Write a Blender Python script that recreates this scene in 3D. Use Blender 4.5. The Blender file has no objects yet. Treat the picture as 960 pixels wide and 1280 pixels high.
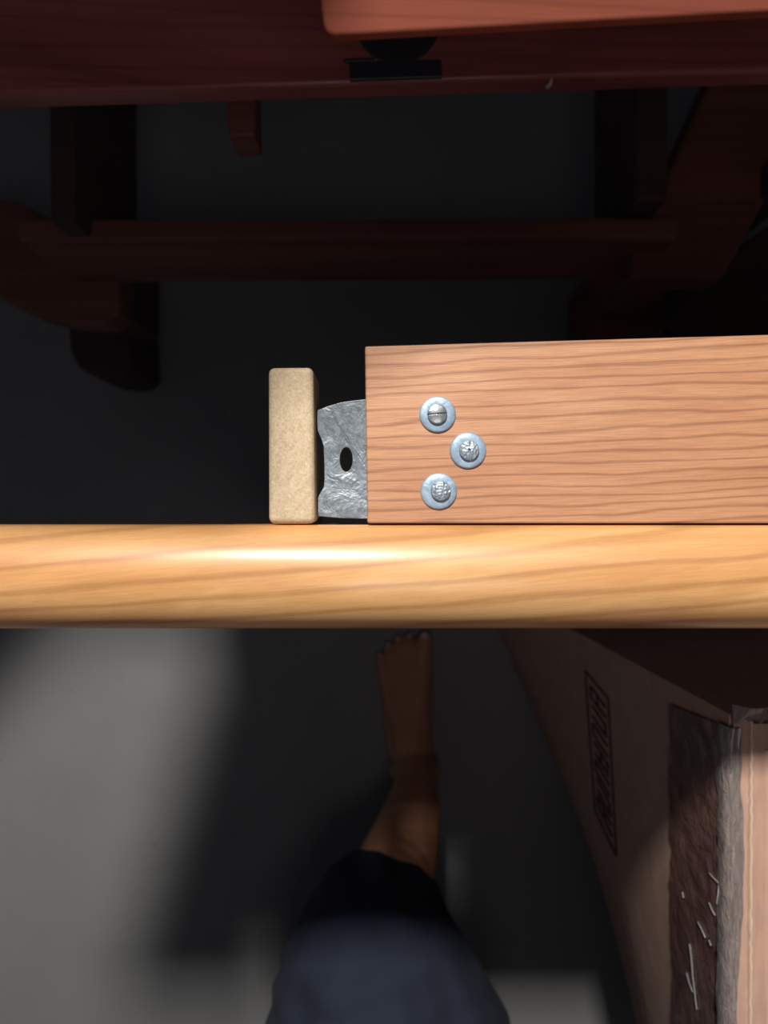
import bpy, bmesh, math, random
from mathutils import Vector, Matrix, noise
from mathutils.bvhtree import BVHTree
random.seed(7)
C = bpy.context.scene.collection
CAM_Z = 1.25                      # the phone is 1.25 m above the floor, looking straight down

# ------------------------------------------------------------------ camera, world, lamp
cam = bpy.data.cameras.new('camera'); cam.sensor_fit = 'HORIZONTAL'; cam.sensor_width = 36; cam.lens = 36
cam.clip_start = 0.01
cam.dof.use_dof = True; cam.dof.focus_distance = 0.335; cam.dof.aperture_fstop = 13
co = bpy.data.objects.new('camera', cam); co.location = (0, 0, CAM_Z); C.objects.link(co)
bpy.context.scene.camera = co
w = bpy.data.worlds.new('world'); bpy.context.scene.world = w; w.use_nodes = True
w.node_tree.nodes['Background'].inputs[0].default_value = (0.74, 0.80, 1.0, 1)
w.node_tree.nodes['Background'].inputs[1].default_value = 0.036
LAMP = Vector((-0.215, 1.21, 2.45))
ld = bpy.data.lights.new('ceiling_light', 'AREA'); ld.shape = 'RECTANGLE'; ld.size = 0.14; ld.size_y = 0.16
ld.energy = 63; ld.color = (1.0, 0.97, 0.93)
lo = bpy.data.objects.new('ceiling_light', ld); lo.location = LAMP
lo.rotation_euler = (Vector((0, 0, 0.9)) - LAMP).to_track_quat('-Z', 'Y').to_euler(); C.objects.link(lo)
l2 = bpy.data.lights.new('added_fill_light', 'AREA'); l2.shape = 'DISK'; l2.size = 0.30; l2.energy = 0.66; l2.color = (1.0, .90, .93)  # added weak fill, no such lamp seen; lifts the shaded red wood
o2 = bpy.data.objects.new('added_fill_light', l2); o2.location = (.05, -.22, 1.56)
o2.rotation_euler = (Vector((0, .35, .5)) - o2.location).to_track_quat('-Z', 'Y').to_euler(); C.objects.link(o2)
vs = bpy.context.scene.view_settings
vs.view_transform = 'Standard'; vs.look = 'None'; vs.gamma = 1; vs.exposure = 0; vs.use_curve_mapping = False

def P(px, py, d):                 # a point at depth d below the phone
    return Vector(((px - 480) / 960 * d, -(py - 640) / 960 * d, CAM_Z - d))

# ------------------------------------------------------------------ materials
def nt(name):
    m = bpy.data.materials.new(name); m.use_nodes = True
    return m, m.node_tree, m.node_tree.nodes['Principled BSDF']
def setp(b, **k):
    for a, v in k.items():
        b.inputs[a.replace('_', ' ')].default_value = v
def ramp(t, src, stops):
    r = t.nodes.new('ShaderNodeValToRGB'); e = r.color_ramp.elements
    while len(e) < len(stops): e.new(0.5)
    for q, (p, c) in zip(e, stops): q.position = p; q.color = (*c, 1)
    t.links.new(src, r.inputs[0]); return r.outputs[0]
def coords(t, scale, rot=(0, 0, 0), loc=(0, 0, 0)):
    tc = t.nodes.new('ShaderNodeTexCoord'); mp = t.nodes.new('ShaderNodeMapping')
    mr = t.nodes.new('ShaderNodeMapping')
    mp.inputs['Scale'].default_value = scale; mr.inputs['Rotation'].default_value = rot; mp.inputs['Location'].default_value = loc
    t.links.new(tc.outputs['Object'], mr.inputs[0]); t.links.new(mr.outputs[0], mp.inputs[0]); return mp.outputs[0]
def noise_n(t, v, scale, detail=4, rough=.55, dist=0):
    n = t.nodes.new('ShaderNodeTexNoise'); n.inputs['Scale'].default_value = scale; n.inputs['Detail'].default_value = detail
    n.inputs['Roughness'].default_value = rough; n.inputs['Distortion'].default_value = dist
    t.links.new(v, n.inputs['Vector']); return n.outputs['Fac']
def mix(t, a, b, f, mode='MIX'):
    m = t.nodes.new('ShaderNodeMix'); m.data_type = 'RGBA'; m.blend_type = mode
    for s, v in ((m.inputs[0], f), (m.inputs[6], a), (m.inputs[7], b)):
        if hasattr(v, 'is_linked'): t.links.new(v, s)
        else: s.default_value = v if not isinstance(v, tuple) else (*v, 1)
    return m.outputs[2]
def bump(t, b, h, strength, dist=.001):
    n = t.nodes.new('ShaderNodeBump'); n.inputs['Strength'].default_value = strength; n.inputs['Distance'].default_value = dist
    t.links.new(h, n.inputs['Height']); t.links.new(n.outputs[0], b.inputs['Normal'])

def wood(name, dark, mid, light, rough=.45, coat=0., streak=1.0, fine=1.0, grain=120, rot=(0, 0, 0), wander=.5, loc=(0, 0, 0), bmp=.25, dist=7.0):
    m, t, b = nt(name)
    v = coords(t, (.07 * streak, 1, 1), rot, loc)
    broad = noise_n(t, v, grain * .35, 3, .5, wander)
    w_ = t.nodes.new('ShaderNodeTexWave'); w_.wave_type = 'BANDS'; w_.bands_direction = 'Y'
    w_.inputs['Scale'].default_value = grain * .42; w_.inputs['Distortion'].default_value = dist
    w_.inputs['Detail'].default_value = 3; w_.inputs['Detail Scale'].default_value = .7; w_.inputs['Detail Roughness'].default_value = .6
    t.links.new(v, w_.inputs['Vector'])
    base = ramp(t, broad, [(.28, dark), (.5, mid), (.72, light)])
    lines = ramp(t, w_.outputs['Fac'], [(0, (.50, .42, .36)), (.22, (.93, .90, .88)), (.5, (1, 1, 1))])
    c = mix(t, base, lines, .55 * fine, 'MULTIPLY')
    v2 = coords(t, (.05, 1, 1), rot, loc)
    fib = noise_n(t, v2, 1400, 2, .6)
    c = mix(t, c, ramp(t, fib, [(.35, (.80, .76, .72)), (.6, (1, 1, 1))]), .55 * fine, 'MULTIPLY')
    t.links.new(c, b.inputs['Base Color'])
    setp(b, Roughness=rough, Coat_Weight=coat, Coat_Roughness=.17)
    bump(t, b, fib, bmp, .0003)
    return m

M_RAIL = wood('varnished_rail_wood', (.46, .20, .075), (.64, .32, .12), (.76, .43, .18), .42, .4, 1.8, .85, 66, (0, 0, -.10), 1.6, (0, .3, .2), .05, 9.0)
M_BOARD = wood('orange_board_wood', (.47, .215, .108), (.53, .262, .136), (.585, .31, .168), .5, .10, 1.7, 1.15, 150, (0, 0, -.03), 1.2, (.2, .1, 0), .4, 11.0)
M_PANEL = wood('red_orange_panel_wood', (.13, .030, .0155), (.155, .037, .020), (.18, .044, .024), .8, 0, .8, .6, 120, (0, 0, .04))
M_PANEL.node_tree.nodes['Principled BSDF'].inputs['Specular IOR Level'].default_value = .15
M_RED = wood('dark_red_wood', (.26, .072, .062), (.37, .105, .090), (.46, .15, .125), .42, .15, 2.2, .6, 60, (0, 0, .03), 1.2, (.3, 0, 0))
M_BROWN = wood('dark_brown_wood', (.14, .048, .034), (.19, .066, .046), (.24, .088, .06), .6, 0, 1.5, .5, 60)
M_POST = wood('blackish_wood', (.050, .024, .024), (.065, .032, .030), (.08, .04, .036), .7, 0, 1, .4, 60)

def ply(name):
    m, t, b = nt(name)
    v = coords(t, (1, 1, 1)); n = noise_n(t, v, 900, 5, .7); v2 = coords(t, (1, .5, 1), (0, 0, .5)); n2 = noise_n(t, v2, 380, 3, .6, .6)
    c = ramp(t, n, [(.3, (.48, .35, .21)), (.52, (.60, .47, .31)), (.72, (.70, .58, .41))])
    c = mix(t, c, ramp(t, n2, [(.35, (.80, .76, .70)), (.6, (1, 1, 1))]), .6, 'MULTIPLY')
    t.links.new(c, b.inputs['Base Color']); setp(b, Roughness=.85); bump(t, b, n, .35, .0006); return m
M_PLY = ply('end_grain_wood')

def zinc(name, lo_, hi_, rough, metal, sc=500, bs=.4):
    m, t, b = nt(name)
    v = coords(t, (1, 1, 1)); n = noise_n(t, v, sc, 5, .65, .5); vo = noise_n(t, v, sc * .25, 3, .6, 1.)
    c = ramp(t, n, [(.3, lo_), (.7, hi_)]); c = mix(t, c, ramp(t, vo, [(.35, (.70, .72, .74)), (.65, (1, 1, 1))]), .8, 'MULTIPLY')
    t.links.new(c, b.inputs['Base Color']); setp(b, Roughness=rough, Metallic=metal); bump(t, b, vo, bs, .002); return m
M_ZINC = zinc('galvanised_steel', (.14, .165, .185), (.29, .325, .35), .42, .35, 520, .35)
M_WASHER = zinc('zinc_washer', (.31, .42, .53), (.42, .54, .65), .42, .3, 700, .15)
M_SCREW = zinc('screw_steel', (.38, .40, .40), (.62, .64, .64), .30, .75, 900, .15)
M_SCREW_WORN = zinc('worn_screw_steel', (.26, .33, .38), (.48, .54, .57), .42, .5, 700, .4)

def concrete(name):
    m, t, b = nt(name)
    v = coords(t, (1, 1, 1)); n = noise_n(t, v, 3.2, 5, .6); n2 = noise_n(t, v, 60, 2, .5)
    c = ramp(t, n, [(.3, (.215, .215, .212)), (.7, (.255, .255, .252))])
    c = mix(t, c, ramp(t, n2, [(.22, (.55, .55, .55)), (.30, (1, 1, 1))]), .6, 'MULTIPLY')
    t.links.new(c, b.inputs['Base Color']); setp(b, Roughness=.7); bump(t, b, n2, .1, .002); return m
M_FLOOR = concrete('grey_floor')

def cardboard(name, k=1.0, red=0.0, gl=.75):
    m, t, b = nt(name)
    v = coords(t, (6, 1, 1)); n = noise_n(t, v, 40, 4, .6)
    c = ramp(t, n, [(.3, (.46 * k, .275 * k, .20 * k)), (.7, (.56 * k, .345 * k, .255 * k))])
    t.links.new(c, b.inputs['Base Color']); setp(b, Roughness=gl); bump(t, b, n, .15, .001); return m
M_CARD = cardboard('cardboard'); M_CARD2 = cardboard('cardboard_top', .92)

def cloth(name):
    m, t, b = nt(name)
    v = coords(t, (1, 1, 1)); n = noise_n(t, v, 18, 4, .6); n2 = noise_n(t, v, 900, 2, .5)
    c = ramp(t, n, [(.3, (.009, .0135, .028)), (.7, (.014, .020, .039))])
    t.links.new(c, b.inputs['Base Color']); setp(b, Roughness=.9); bump(t, b, n2, .2, .001); return m
M_CLOTH = cloth('navy_cotton')
m, t, b = nt('skin'); v = coords(t, (1, 1, 1)); n = noise_n(t, v, 25, 4, .6)
t.links.new(ramp(t, n, [(.3, (.42, .19, .10)), (.7, (.52, .25, .14))]), b.inputs['Base Color']); setp(b, Roughness=.55); M_SKIN = m
m, t, b = nt('toenail'); setp(b, Base_Color=(.55, .34, .26, 1), Roughness=.3); M_NAIL = m
m, t, b = nt('black_fitting'); setp(b, Base_Color=(.035, .033, .042, 1), Roughness=.4); M_BLACK = m
m, t, b = nt('black_ink'); setp(b, Base_Color=(.10, .05, .04, 1), Roughness=.7); M_INK = m
m, t, b = nt('brown_tape'); v = coords(t, (1, 1, 1)); n = noise_n(t, v, 30, 5, .7, 1.5)
t.links.new(ramp(t, n, [(.3, (.13, .062, .050)), (.7, (.20, .10, .082))]), b.inputs['Base Color']); setp(b, Roughness=.30, Coat_Weight=.4); bump(t, b, n, .6, .004); M_TAPE = m
m, t, b = nt('cloudy_film'); v = coords(t, (9, 1, 1)); n = noise_n(t, v, 60, 4, .7, 1)
t.links.new(ramp(t, n, [(.3, (.20, .155, .14)), (.7, (.33, .27, .25))]), b.inputs['Base Color']); setp(b, Roughness=.3, Coat_Weight=.6, Alpha=1.0); bump(t, b, n, .8, .003); M_FILM = m
m, t, b = nt('crease_glint'); setp(b, Base_Color=(.50, .45, .44, 1), Roughness=.3, Coat_Weight=.5); M_CREASE_GLINT = m  # pale grey stands in for highlights on the tape creases
m, t, b = nt('corrugated_edge'); setp(b, Base_Color=(.62, .44, .32, 1), Roughness=.8); M_EDGE = m

# ------------------------------------------------------------------ object helpers
def link_mesh(name, me, mat, parent=None, smooth=False):
    o = bpy.data.objects.new(name, me); C.objects.link(o)
    if mat: me.materials.append(mat)
    if parent: o.parent = parent; o.matrix_parent_inverse = parent.matrix_world.inverted()
    if smooth:
        for p in me.polygons: p.use_smooth = True
    return o
def from_bm(name, bm, mat, parent=None, smooth=False):
    bmesh.ops.recalc_face_normals(bm, faces=bm.faces)
    me = bpy.data.meshes.new(name); bm.to_mesh(me); bm.free()
    return link_mesh(name, me, mat, parent, smooth)
def thing(name, loc, label, cat, group=None):
    o = bpy.data.objects.new(name, None); o.location = loc; o.empty_display_size = .05; C.objects.link(o)
    o['label'] = label; o['category'] = cat
    if group: o['group'] = group
    bpy.context.view_layer.update(); return o
def bevel(o, wd, seg=3):
    b = o.modifiers.new('bevel', 'BEVEL'); b.width = wd; b.segments = seg; b.limit_method = 'ANGLE'; b.angle_limit = math.radians(35)
    for p in o.data.polygons: p.use_smooth = True
    n = o.modifiers.new('wn', 'WEIGHTED_NORMAL'); n.keep_sharp = True
    return o
def prism(name, pts, z0, z1, mat, parent=None, bev=.002, seg=3):    # pts: world (x, y)
    bm = bmesh.new()
    f = bm.faces.new([bm.verts.new((x, y, z1)) for x, y in pts])
    e = bmesh.ops.extrude_face_region(bm, geom=[f])
    for v in e['geom']:
        if isinstance(v, bmesh.types.BMVert): v.co.z = z0
    o = from_bm(name, bm, mat, parent)
    return bevel(o, bev, seg) if bev else o
def pxprism(name, pix, d, thick, mat, parent=None, bev=.002, seg=3):
    pts = [(P(a, b, d).x, P(a, b, d).y) for a, b in pix]
    return prism(name, pts, CAM_Z - d - thick, CAM_Z - d, mat, parent, bev, seg)
def rect(x0, y0, x1, y1): return [(x0, y0), (x1, y0), (x1, y1), (x0, y1)]

# ------------------------------------------------------------------ floor
bm = bmesh.new(); bmesh.ops.create_grid(bm, x_segments=8, y_segments=8, size=2.2)
bmesh.ops.translate(bm, verts=bm.verts, vec=(0, .3, 0))
fl = from_bm('floor', bm, M_FLOOR); fl['kind'] = 'structure'

# ------------------------------------------------------------------ light-coloured frame: rail, board, slat, bracket
D0 = 0.33; Z0 = CAM_Z - D0
frame = thing('wooden_furniture', (0, -.028, 0), 'orange-brown wooden frame with rounded front rail, screwed side board and metal bracket', 'furniture')
def rounded_rail():
    y0, y1 = -.0056, -.0515; hw = (y0 - y1) / 1.906; cy = y1 + hw; zc = Z0 - .002 - .0215 * .4226; n = 28; prof = []
    for i in range(n + 1):
        a = math.radians(25 + 155 * i / n)
        prof.append((cy + hw * math.cos(a), zc + .0215 * math.sin(a)))
    prof += [(y1, Z0 - .046), (y1 + .006, Z0 - .053), (y0 - .006, Z0 - .053), (y0, Z0 - .046)]
    bm = bmesh.new(); xs = [-.185, -.1, 0, .25, .5, .78]; rings = [[bm.verts.new((x, y, z)) for y, z in prof] for x in xs]
    for a, b in zip(rings, rings[1:]):
        for i in range(len(prof)):
            j = (i + 1) % len(prof); bm.faces.new((a[i], a[j], b[j], b[i]))
    bm.faces.new(rings[0]); bm.faces.new(list(reversed(rings[-1])))
    o = from_bm('front_rail', bm, M_RAIL, frame, True)
    o.modifiers.new('es', 'EDGE_SPLIT').split_angle = math.radians(50)
    return o
rounded_rail()
for x in (-.12, .74):
    prism('leg', rect(x - .022, -.046, x + .022, -.016), 0, Z0 - .051, M_RAIL, frame, .004)

pts = [P(456, 432.5, D0), P(960, 418, D0), P(1500, 404, D0), P(1500, 654, D0), P(459, 654.2, D0)]
board = prism('side_board', [(p.x, p.y) for p in pts], Z0 - .022, Z0, M_BOARD, frame, .0010, 3)
slat = prism('slat', [(P(a, b, D0).x, P(a, b, D0).y) for a, b in ((335, 459), (391.5, 458.5), (394, 654.6), (335.5, 655))], Z0 - .032, Z0 + .0005, M_PLY, frame, .0028, 4)

def bracket():
    d = .3375
    L = [(397.5, 513), (410, 508), (426, 503.5), (442, 501), (470, 498.5), (505, 498), (505, 648), (459, 647.5), (430, 647), (398, 644.5),
         (397, 634), (397.5, 623), (401, 616), (405, 609), (406, 600), (405.5, 575), (405, 558), (402, 548), (397.5, 538), (396.5, 525)]
    cu = bpy.data.curves.new('bracket', 'CURVE'); cu.dimensions = '2D'; cu.fill_mode = 'BOTH'; cu.extrude = .0009; cu.bevel_depth = .0003; cu.bevel_resolution = 2
    def add(pl):
        s = cu.splines.new('POLY'); s.points.add(len(pl) - 1); s.use_cyclic_u = True
        for q, p in zip(s.points, pl): q.co = (p[0], p[1], 0, 1)
    add([(P(a, b, d).x, P(a, b, d).y) for a, b in L])
    hole = [(432.5 + 8.8 * math.cos(2 * math.pi * i / 28), 574 + 16.2 * math.sin(2 * math.pi * i / 28)) for i in range(28)]
    add([(P(a, b, d).x, P(a, b, d).y) for a, b in reversed(hole)])
    tmp = bpy.data.objects.new('tmp', cu); C.objects.link(tmp); dg = bpy.context.evaluated_depsgraph_get()
    me = bpy.data.meshes.new_from_object(tmp.evaluated_get(dg)); bpy.data.objects.remove(tmp)
    bm = bmesh.new(); bm.from_mesh(me); bmesh.ops.remove_doubles(bm, verts=bm.verts, dist=1e-6)
    bmesh.ops.translate(bm, verts=bm.verts, vec=(0, 0, 0))
    bmesh.ops.triangulate(bm, faces=bm.faces)
    bmesh.ops.subdivide_edges(bm, edges=[e for e in bm.edges if e.calc_length() > .004], cuts=3, use_grid_fill=True)
    bmesh.ops.triangulate(bm, faces=bm.faces)
    yc = P(0, 574, d).y
    for v in bm.verts:                                 # pressed steel: middle web slightly dished, ends proud
        u = (v.co.y - yc) / .026
        v.co.z += -.0016 * math.exp(-(u * 1.4) ** 2) + .0004 * noise.noise(v.co * 160)
        v.co.z += CAM_Z - d - .0015
    me2 = bpy.data.meshes.new('metal_bracket'); bm.to_mesh(me2); bm.free()
    return link_mesh('metal_bracket', me2, M_ZINC, frame, False)
br = bracket()
# the strip of dark steel the bracket is fixed to, under the board
prism('bracket_arm', [(P(a, b, .352).x, P(a, b, .352).y) for a, b in ((470, 535), (560, 535), (560, 600), (470, 600))], Z0 - .0235, Z0 - .022, M_ZINC, frame, .0003)

def lathe(name, prof, mat, parent, loc, n=64, disp=None):
    bm = bmesh.new(); rings = []
    for r, z in prof:
        if r < 1e-7: rings.append([bm.verts.new((0, 0, z))])
        else: rings.append([bm.verts.new((r * math.cos(2 * math.pi * i / n), r * math.sin(2 * math.pi * i / n), z)) for i in range(n)])
    for a, b in zip(rings, rings[1:]):
        for i in range(n):
            j = (i + 1) % n
            if len(a) == 1: bm.faces.new((a[0], b[i], b[j]))
            elif len(b) == 1: bm.faces.new((a[i], a[j], b[0]))
            else: bm.faces.new((a[i], a[j], b[j], b[i]))
    if disp:
        for v in bm.verts: v.co.z += disp(v.co.x, v.co.y)
    bmesh.ops.translate(bm, verts=bm.verts, vec=loc)
    return from_bm(name, bm, mat, parent, True)
def slot(angle, wd, depth, r0=-1, r1=1):
    ca, sa = math.cos(angle), math.sin(angle)
    def f(x, y):
        u, v = x * ca + y * sa, -x * sa + y * ca
        if r0 * .0043 < u < r1 * .0043 and math.hypot(x, y) < .00415:
            return -depth * max(0, min(1, (wd - abs(v)) / .00012))
        return 0
    return f
def worn(f, amp, sc):
    return lambda x, y: f(x, y) + (amp * noise.noise(Vector((x, y, .3)) * sc) if math.hypot(x, y) < .0040 else 0)
screws = [((547, 518), (546.5, 517.5), slot(math.radians(4), .00030, .0010), M_SCREW, 'dull steel screw head with a clean cross-wise slot'),
          ((585, 563), (586.5, 563), worn(slot(math.radians(97), .00045, .0009, -1, .15), .0003, 900), M_SCREW_WORN, 'worn screw head with a burred slot'),
          ((548.5, 614), (551, 613.5), worn(lambda x, y: 0, .0004, 800), M_SCREW_WORN, 'rough pitted screw head without readable slot')]
for (wx, wy), (hx, hy), fn, mat, lab in screws:
    c = P(wx, wy, D0 - .0006)
    R = .00785
    lathe('washer', [(.0030, Z0 - .0002), (.0030, Z0 + .0011), (.0034, Z0 + .00125), (R - .0007, Z0 + .00125), (R - .0002, Z0 + .0009), (R, Z0 + .0003), (R, Z0 - .0002), (.0030, Z0 - .0002)],
          M_WASHER, board, (c.x, c.y, 0))
    h = P(hx, hy, D0 - .002); rr = .00425
    prof = [(rr * .94, Z0 + .0011), (rr, Z0 + .0014), (rr, Z0 + .0022), (rr * .97, Z0 + .0026)]
    for i in range(1, 29):
        q = .96 * (1 - i / 28); prof.append((rr * q, Z0 + .0027 + .0007 * (1 - q * q)))
    s = lathe('screw', prof, mat, board, (h.x, h.y, 0), 96, None)
    for v in s.data.vertices:
        if v.co.z + 0 > Z0 + .0024: v.co.z += fn(v.co.x - h.x, v.co.y - h.y)
    for p in s.data.polygons: p.use_smooth = abs(p.normal.z) > .6
    s['label'] = lab

# ------------------------------------------------------------------ red-orange panel at the top of the picture and an unseen high board added to cast shadows
panel = thing('wooden_table', (.45, .7, 0), 'red-orange wooden table leaf with rounded corner at the top edge', 'table')
dp = .232
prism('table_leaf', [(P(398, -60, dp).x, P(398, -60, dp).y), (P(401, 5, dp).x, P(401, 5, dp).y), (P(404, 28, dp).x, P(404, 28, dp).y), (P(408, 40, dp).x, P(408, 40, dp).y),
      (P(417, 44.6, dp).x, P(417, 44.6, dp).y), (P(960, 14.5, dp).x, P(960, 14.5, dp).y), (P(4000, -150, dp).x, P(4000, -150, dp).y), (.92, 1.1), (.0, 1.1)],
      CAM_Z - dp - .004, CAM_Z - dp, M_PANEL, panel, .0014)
for x, y in ((.82, 1.02), (.06, 1.02), (.84, .45)):
    prism('leg', rect(x - .025, y - .025, x + .025, y + .025), 0, CAM_Z - dp - .003, M_PANEL, panel, .004)
shadow_caster = thing('shadow_caster_unit', (.4, .95, 0), 'unseen wooden board on posts, added beyond the top edge to cast shadows', 'shadow_caster')  # unseen structure, its outline cut to throw the floor shadows
prism('shadow_board', [(-.328, .187), (-.205, .187), (-.196, .229), (-.088, .229), (-.080, .283), (-.040, .286), (-.037, .315), (1.25, .315), (1.25, 1.35), (-1.1, 1.35), (-1.1, .31), (-.55, .31),
      (-.435, .425), (-.385, .480), (-.35, .510), (-.262, .510), (-.248, .475)], 1.19, 1.212, M_PANEL, shadow_caster, .002)
for x, y in ((1.2, .85), (1.2, 1.3), (.02, 1.3), (-1.05, .5), (-1.05, 1.25)):
    prism('post', rect(x - .02, y - .02, x + .02, y + .02), 0, 1.191, M_PANEL, shadow_caster, .003)
prism('caster_rail', rect(-1.05, 1.31, 1.22, 1.33), 1.12, 1.19, M_PANEL, shadow_caster, .003)

# ------------------------------------------------------------------ dark stained stand below
stand = thing('wooden_stand', (0, .32, 0), 'dark red-brown wooden stand of rails, stretcher and braces standing in shade beyond the rail', 'furniture')
dr = .52
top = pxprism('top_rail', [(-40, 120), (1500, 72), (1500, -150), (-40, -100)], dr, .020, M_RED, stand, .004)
# round fitting and slot plate let into the top rail
c = P(497, 27, dr); zt = CAM_Z - dr
lathe('round_fitting', [(.0, zt + .0006), (.0255, zt + .0006), (.0272, zt + .0007), (.0277, zt + .0012), (.0290, zt + .0012), (.0292, zt - .002)], M_BLACK, top, (c.x, c.y, 0))
pxprism('slot_plate', [(436, 77), (552, 73.5), (553, 96), (437, 100)], dr - .002, .004, M_BLACK, top, .001)
pxprism('slot_tab', [(430, 73), (468, 71.5), (468, 75.5), (430, 77)], dr - .0035, .003, M_BLACK, top, .0005)
pxprism('chip', [(682, 107), (686, 104), (689, 97), (691, 98), (690, 106), (685, 110)], dr - .001, .002, M_PLY, top, 0)
# small block under the rail
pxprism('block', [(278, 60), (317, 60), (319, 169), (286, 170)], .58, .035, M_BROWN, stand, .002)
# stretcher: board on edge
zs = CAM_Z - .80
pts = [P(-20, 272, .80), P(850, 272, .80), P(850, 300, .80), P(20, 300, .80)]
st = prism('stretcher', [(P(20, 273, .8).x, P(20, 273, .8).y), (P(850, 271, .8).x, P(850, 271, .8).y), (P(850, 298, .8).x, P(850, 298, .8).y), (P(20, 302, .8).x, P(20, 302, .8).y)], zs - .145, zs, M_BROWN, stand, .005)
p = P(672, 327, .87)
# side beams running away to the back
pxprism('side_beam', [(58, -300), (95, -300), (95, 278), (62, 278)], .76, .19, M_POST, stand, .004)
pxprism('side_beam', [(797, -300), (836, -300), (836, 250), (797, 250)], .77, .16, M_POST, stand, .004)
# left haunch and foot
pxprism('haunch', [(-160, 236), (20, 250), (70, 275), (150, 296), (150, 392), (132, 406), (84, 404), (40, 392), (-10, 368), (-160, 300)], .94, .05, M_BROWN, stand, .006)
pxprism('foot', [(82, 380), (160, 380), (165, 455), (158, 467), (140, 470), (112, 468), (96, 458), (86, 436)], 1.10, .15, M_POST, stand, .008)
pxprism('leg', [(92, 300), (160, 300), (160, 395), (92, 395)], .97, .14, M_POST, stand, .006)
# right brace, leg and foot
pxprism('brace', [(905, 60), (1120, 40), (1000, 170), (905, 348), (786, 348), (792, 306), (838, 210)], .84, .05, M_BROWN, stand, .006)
pxprism('leg', [(866, 346), (1010, 250), (1040, 330), (1010, 430), (905, 425), (866, 380)], .90, .10, M_POST, stand, .006)  # blackish block put where there is only black floor shadow
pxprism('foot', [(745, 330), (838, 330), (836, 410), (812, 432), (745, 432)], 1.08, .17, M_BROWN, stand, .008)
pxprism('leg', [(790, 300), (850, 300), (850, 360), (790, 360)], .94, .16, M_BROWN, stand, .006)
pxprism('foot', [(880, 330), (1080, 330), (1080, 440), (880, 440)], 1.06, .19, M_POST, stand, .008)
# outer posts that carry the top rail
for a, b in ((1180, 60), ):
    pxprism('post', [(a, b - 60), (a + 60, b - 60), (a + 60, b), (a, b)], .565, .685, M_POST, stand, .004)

# ------------------------------------------------------------------ cardboard carton
box = thing('cardboard_box', (.5, -.5, 0), 'tall taped cardboard carton with black print on its side, at lower right', 'box')
zb = .79
T = [Vector((.2065, -.121, zb)), Vector((.2045, -.78, zb)), Vector((.56, -.78, zb)), Vector((.56, -.121, zb))]
B = [Vector((.150, -.107, 0)), Vector((.475, -.862, 0)), Vector((.78, -.80, 0)), Vector((.56, -.05, 0))]
def patch(a, b, c, d, n=22, m=22, amp=.003, seed=0):
    bm = bmesh.new(); g = []
    for i in range(n + 1):
        row = []
        for j in range(m + 1):
            u, v = i / n, j / m
            p = (a.lerp(b, u)).lerp(d.lerp(c, u), v)
            k = math.sin(math.pi * u) * math.sin(math.pi * v)
            row.append(bm.verts.new(p + (b - a).cross(d - a).normalized() * k * amp * noise.noise(p * 5 + Vector((seed, 0, 0)))))
        g.append(row)
    for i in range(n):
        for j in range(m): bm.faces.new((g[i][j], g[i + 1][j], g[i + 1][j + 1], g[i][j + 1]))
    return bm
def merge(dst, src):
    me = bpy.data.meshes.new('t'); src.to_mesh(me); src.free(); dst.from_mesh(me); bpy.data.meshes.remove(me)
bm = bmesh.new()
for i in range(4):
    j = (i + 1) % 4
    merge(bm, patch(T[i], T[j], B[j], B[i], amp=.004, seed=i))
merge(bm, patch(B[0], B[1], B[2], B[3], 22, 22, 0))
bmesh.ops.remove_doubles(bm, verts=bm.verts, dist=1e-4)
bmesh.ops.recalc_face_normals(bm, faces=bm.faces)
sidebvh = BVHTree.FromBMesh(bm)
me = bpy.data.meshes.new('carton_side'); bm.to_mesh(me); bm.free()
body = link_mesh('carton_body', me, M_CARD, box, False)
sol = body.modifiers.new('thick', 'SOLIDIFY'); sol.thickness = .005; sol.offset = -1 if True else 1
# four top flaps, slightly uneven
def flap(name, pts, z, dz, mat=M_CARD2):
    bm = bmesh.new(); n = 16
    a, b, c, d = [Vector(p) for p in pts]; g = []
    for i in range(n + 1):
        g.append([bm.verts.new((*(a.lerp(b, i / n)).lerp(d.lerp(c, i / n), j / 10).xy, z + dz * (j / 10) + .0012 * noise.noise(Vector((i * .4, j * .3, z * 99))))) for j in range(11)])
    for i in range(n):
        for j in range(10): bm.faces.new((g[i][j], g[i + 1][j], g[i + 1][j + 1], g[i][j + 1]))
    bmesh.ops.recalc_face_normals(bm, faces=bm.faces)
    o = from_bm(name, bm, mat, box); s = o.modifiers.new('thick', 'SOLIDIFY'); s.thickness = .004; s.offset = 0
    return o
flap('flap', [(.208, -.123, 0), (.206, -.778, 0), (.2145, -.778, 0), (.2165, -.123, 0)], zb + .002, .001)
flap('flap', [(.217, -.125, 0), (.215, -.778, 0), (.38, -.778, 0), (.38, -.125, 0)], zb + .005, .004)
flap('flap', [(.558, -.125, 0), (.558, -.778, 0), (.384, -.778, 0), (.384, -.125, 0)], zb + .005, .004)
# ragged corrugated edge of the outer flap
bm = bmesh.new(); prev = None
N = 150
for i in range(N + 1):
    y = -.123 - i / N * .655
    x = .2165 - (-.123 - y) * .003 + .0006 * noise.noise(Vector((y * 300, 0, 0))) + .0005 * (i % 2)
    z = zb + .0075 + .0012 * noise.noise(Vector((y * 120, 3, 0)))
    ring = [bm.verts.new((x + dx, y, z + dz)) for dx, dz in ((-.0010, -.003), (-.0009, 0), (0, .0010), (.0009, 0), (.0010, -.003))]
    if prev:
        for a in range(4): bm.faces.new((prev[a], prev[a + 1], ring[a + 1], ring[a]))
    prev = ring
from_bm('corrugated_edge', bm, M_EDGE, box, True)
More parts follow.
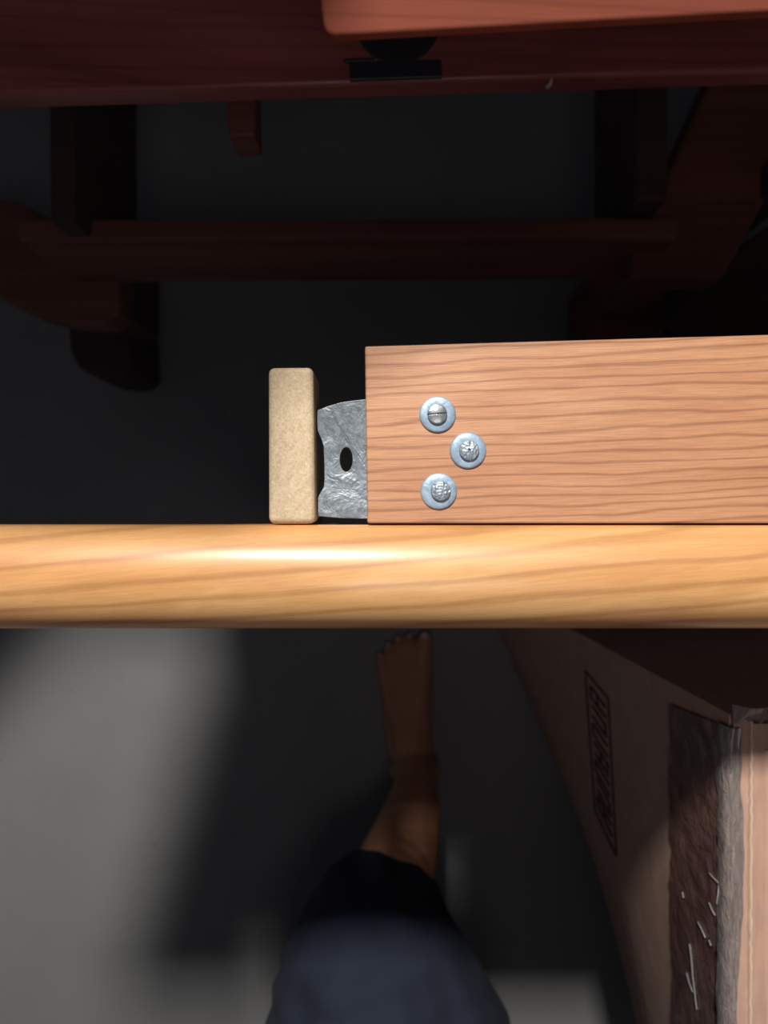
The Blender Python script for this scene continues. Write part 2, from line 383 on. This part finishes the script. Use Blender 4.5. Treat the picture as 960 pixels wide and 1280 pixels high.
# a second crease line further in
bm = bmesh.new(); prev = None
for i in range(61):
    y = -.14 - i / 60 * .62; x = .2262 + .0008 * math.sin(i * .45) + (-.14 - y) * .003
    ring = [bm.verts.new((x + dx, y, zb + .0080 + dz)) for dx, dz in ((-.0022, -.001), (0, .0012), (.0022, -.001))]
    if prev:
        for a in range(2): bm.faces.new((prev[a], prev[a + 1], ring[a + 1], ring[a]))
    prev = ring
from_bm('crease', bm, M_CARD, box, True)

def side_pt(px, py, off=.0012):                       # where a mark sits on the carton's side panel
    o = Vector((0, 0, CAM_Z)); dvec = (P(px, py, 1) - o).normalized()
    hit, nrm, idx, dist = sidebvh.ray_cast(o, dvec)
    if hit is None: return None
    if nrm.dot(dvec) > 0: nrm = -nrm
    return hit + nrm * off
def side_strip(name, left, right, mat, n=40, k=8, off=.0012, parent=None, wob=0):
    """strip lying on the side panel between two pixel polylines given as functions of t"""
    bm = bmesh.new(); g = []
    for i in range(n + 1):
        t = i / n; a, b = left(t), right(t); row = []
        for j in range(k + 1):
            s = j / k; q = side_pt(a[0] * (1 - s) + b[0] * s, a[1] * (1 - s) + b[1] * s, off + wob * (.5 + noise.noise(Vector((i * .35, j * .8, 2)))))
            row.append(bm.verts.new(q) if q else None)
        g.append(row)
    for i in range(n):
        for j in range(k):
            q = (g[i][j], g[i + 1][j], g[i + 1][j + 1], g[i][j + 1])
            if all(q): bm.faces.new(q)
    return from_bm(name, bm, mat, parent or box, True)
L_ = lambda a, b: (lambda t: (a[0] + (b[0] - a[0]) * t, a[1] + (b[1] - a[1]) * t))
side_strip('brown_tape', lambda t: (838 + 6 * t + 1.2 * math.sin(t * 17), 880 + 400 * t), lambda t: (901 - 4 * t, 905 + 375 * t), M_TAPE, 60, 12, .001, wob=.0012)
# cloudy film folded over the top edge
bm = bmesh.new(); g = []
for i in range(91):
    y = -.128 - i / 90 * .32
    e0 = .2060 + .0014 * noise.noise(Vector((y * 22, 0, 5))) + .0010 * noise.noise(Vector((y * 70, 0, 5)))
    wd = .0062 + .003 * noise.noise(Vector((y * 12, 2, 5))) - max(0, (-y - .22)) * .02
    row = [bm.verts.new((e0 - .0015, y, zb - .012)), bm.verts.new((e0 - .003, y, zb - .002)), bm.verts.new((e0 - .001, y, zb + .0045 + .001 * noise.noise(Vector((y * 60, 1, 1)))))]
    for j in range(1, 8):
        row.append(bm.verts.new((e0 + wd * j / 7, y, zb + .0055 + .0016 * noise.noise(Vector((j * .9, y * 30, 1)))))) 
    g.append(row)
for a, b in zip(g, g[1:]):
    for j in range(len(a) - 1): bm.faces.new((a[j], a[j + 1], b[j + 1], b[j]))
film = from_bm('plastic_film', bm, M_FILM, box, True)
film['label'] = 'cloudy creased tape film folded over the carton edge'
# torn, upright bit of film at the far corner
bm = bmesh.new(); ring0 = None
for i in range(9):
    a = i / 8; x = .2065 + .025 * a; h = .010 * math.sin(math.pi * min(1, a * 1.15)) ** .8 + .003
    r = [bm.verts.new((x, -.124 - .004 * noise.noise(Vector((i * .7, 0, 0))), zb + .006)), bm.verts.new((x - .001, -.119, zb + .006 + h * .6)), bm.verts.new((x - .002, -.113, zb + .006 + h))]
    if ring0:
        for j in range(2): bm.faces.new((ring0[j], ring0[j + 1], r[j + 1], r[j]))
    ring0 = r
from_bm('torn_film', bm, M_FILM, box, True)
# creases in the tape, their highlights painted as pale ribbons
def crease(pl, wd):
    wd *= .5
    bm = bmesh.new(); prev = None
    for (x, y) in pl:
        q = [side_pt(x - wd, y, .002), side_pt(x, y, .0026), side_pt(x + wd, y, .002)]
        if None in q: prev = None; continue
        r = [bm.verts.new(k) for k in q]
        if prev:
            for j in range(2): bm.faces.new((prev[j], prev[j + 1], r[j + 1], r[j]))
        prev = r
    return from_bm('tape_crease_glint', bm, M_CREASE_GLINT, box, True)
for pl, wd in (([(866, 1180), (868, 1195), (870, 1220), (873, 1245), (875, 1262)], .8), ([(862, 1216), (865, 1228), (870, 1240)], 1.2),
               ([(890, 1091), (894, 1095), (899, 1100), (903, 1104)], 1.0), ([(903, 1106), (902, 1118), (900, 1130)], .8),
               ([(890, 1128), (894, 1137), (898, 1144)], 1.4), ([(890, 1175), (893, 1182)], 1.2), ([(876, 1152), (882, 1163), (886, 1172)], .5), ([(857, 1115), (858, 1122)], .8)):
    crease(pl, wd)
# black print: framed block of blurred lettering
fr = [(733, 838), (762, 873), (772, 1070), (745, 1012)]
def edge(a, b, wd):
    d = Vector((b[0] - a[0], b[1] - a[1])); nn = Vector((-d.y, d.x)).normalized() * wd
    return side_strip('print_line', L_(a, b), L_((a[0] + nn.x, a[1] + nn.y), (b[0] + nn.x, b[1] + nn.y)), M_INK, 14, 1, .0008)
for a, b, wd in ((fr[0], fr[1], 2.2), (fr[1], fr[2], 2.0), (fr[3], fr[2], 2.2), (fr[0], fr[3], 2.0)): edge(a, b, wd)
def fpt(u, v):                                        # v down the block, u across it
    a = Vector(fr[0]).lerp(Vector(fr[3]), v); b = Vector(fr[1]).lerp(Vector(fr[2]), v); q = a.lerp(b, u); return (q.x, q.y)
for k in range(7):
    v0 = .07 + k * .128
    for (a, b) in [((.2, v0), (.85, v0 + .01)), ((.2, v0 + .075), (.85, v0 + .08)), ((.2 + .6 * (k % 2), v0), (.2 + .6 * (k % 2), v0 + .075))] + ([((.5, v0), (.5, v0 + .075))] if k % 3 == 0 else []):
        edge(fpt(*a), fpt(*b), 2.4)

# ------------------------------------------------------------------ person: bare left foot, shin, navy trouser leg
person = thing('person', (.03, -.35, 0), 'person in navy trousers, one bare foot and bent knee seen from above', 'person')
def chain(bm, pts, step=.35):
    for (a, ra), (b, rb) in zip(pts, pts[1:]):
        a, b = Vector(a), Vector(b); n = max(2, int((b - a).length / (min(ra, rb) * step)))
        for i in range(n + 1):
            t = i / n; r = ra + (rb - ra) * t
            bmesh.ops.create_icosphere(bm, subdivisions=2, radius=r, matrix=Matrix.Translation(a.lerp(b, t)))
def ell(bm, c, s):
    bmesh.ops.create_icosphere(bm, subdivisions=3, radius=1, matrix=Matrix.Translation(Vector(c)) @ Matrix.Diagonal((*s, 1)))
def remeshed(name, bm, vox, mat, parent, smooth_it, post=None):
    me = bpy.data.meshes.new('t'); bm.to_mesh(me); bm.free(); o = bpy.data.objects.new('t', me); C.objects.link(o)
    r = o.modifiers.new('r', 'REMESH'); r.mode = 'VOXEL'; r.voxel_size = vox
    s = o.modifiers.new('s', 'SMOOTH'); s.iterations = smooth_it; s.factor = .5
    dg = bpy.context.evaluated_depsgraph_get(); m2 = bpy.data.meshes.new_from_object(o.evaluated_get(dg)); bpy.data.objects.remove(o)
    m2.name = name
    if post:
        nrm = [v.normal.copy() for v in m2.vertices]
        for v, n_ in zip(m2.vertices, nrm): v.co += n_ * post(v.co)
    return link_mesh(name, m2, mat, parent, True)
bm = bmesh.new()
# metatarsal fan, heel, ankle, shin (z up from floor)
mt = [(.062, -.252, .018), (.044, -.245, .017), (.029, -.249, .015), (.015, -.257, .014), (.002, -.270, .012)]
ank = (.047, -.385, .052)
for q, r in zip(mt, (.0175, .014, .013, .0125, .0125)):
    chain(bm, [(q, r), ((q[0] * .45 + .047 * .55, q[1] * .5 - .385 * .5, .030), .021), (ank, .030)])
chain(bm, [((.004, -.272, .012), .0125), ((.020, -.36, .018), .018), ((.042, -.432, .026), .026)])
chain(bm, [(ank, .030), ((.050, -.430, .034), .033)])
chain(bm, [((.047, -.398, .06), .034), ((.046, -.412, .11), .034), ((.038, -.430, .17), .043), ((.018, -.455, .25), .053), ((-.008, -.480, .32), .058)])
ell(bm, (.077, -.398, .062), (.010, .012, .013)); ell(bm, (.018, -.402, .056), (.010, .012, .012))
# toes, each bent and of its own length
toes = [[((.062, -.250, .018), .0160), ((.064, -.222, .016), .0140), ((.0655, -.203, .0135), .0130)],
        [((.044, -.245, .016), .0110), ((.0415, -.218, .018), .0080), ((.0405, -.202, .0095), .0078)],
        [((.029, -.249, .015), .0105), ((.0245, -.222, .017), .0076), ((.0235, -.206, .0090), .0074)],
        [((.015, -.257, .014), .0100), ((.0085, -.232, .0155), .0072), ((.0070, -.216, .0085), .0070)],
        [((.002, -.270, .012), .0100), ((-.0060, -.247, .0130), .0070), ((-.0075, -.232, .0078), .0068)]]
for tch in toes: chain(bm, tch, .3)
leg = remeshed('bare_leg', bm, .0030, M_SKIN, person, 4)
for (x, y, z, s) in ((.0655, -.199, .0245, 1.0), (.0405, -.199, .0160, .6), (.0235, -.203, .0150, .55), (.007, -.213, .0142, .5), (-.0075, -.2295, .0132, .45)):
    bm = bmesh.new(); bmesh.ops.create_uvsphere(bm, u_segments=16, v_segments=8, radius=1, matrix=Matrix.Translation((x, y, z)) @ Matrix.Diagonal((.0078 * s, .0085 * s, .0022, 1)))
    from_bm('toenail', bm, M_NAIL, leg, True)
bm = bmesh.new()
chain(bm, [((.006, -.500, .262), .064), ((.000, -.502, .285), .078), ((-.012, -.502, .320), .090), ((-.016, -.517, .345), .096), ((-.010, -.555, .35), .122), ((.003, -.62, .355), .146), ((.02, -.75, .365), .160), ((.06, -1.05, .38), .175)], .3)
def folds(c):
    r = (Vector((c.x + .02, (c.y + .72) * 1.0, 0))).length
    a = .0060 * math.sin((math.hypot((c.x + .005) * .9, c.y + .80)) * 150 + 5 * noise.noise(c * 7)) * max(0, .55 + .9 * noise.noise(c * 6 + Vector((3, 1, 0)))) * max(0, min(1, (c.y + .86) / .12)) * max(0, min(1, (-c.y - .50) / .09))
    k = max(.15, min(1, (c.z - .28) / .08)); return a + k * (.005 * noise.noise(c * 14) + .002 * noise.noise(c * 35))
tr = remeshed('trousers', bm, .006, M_CLOTH, person, 6, folds)
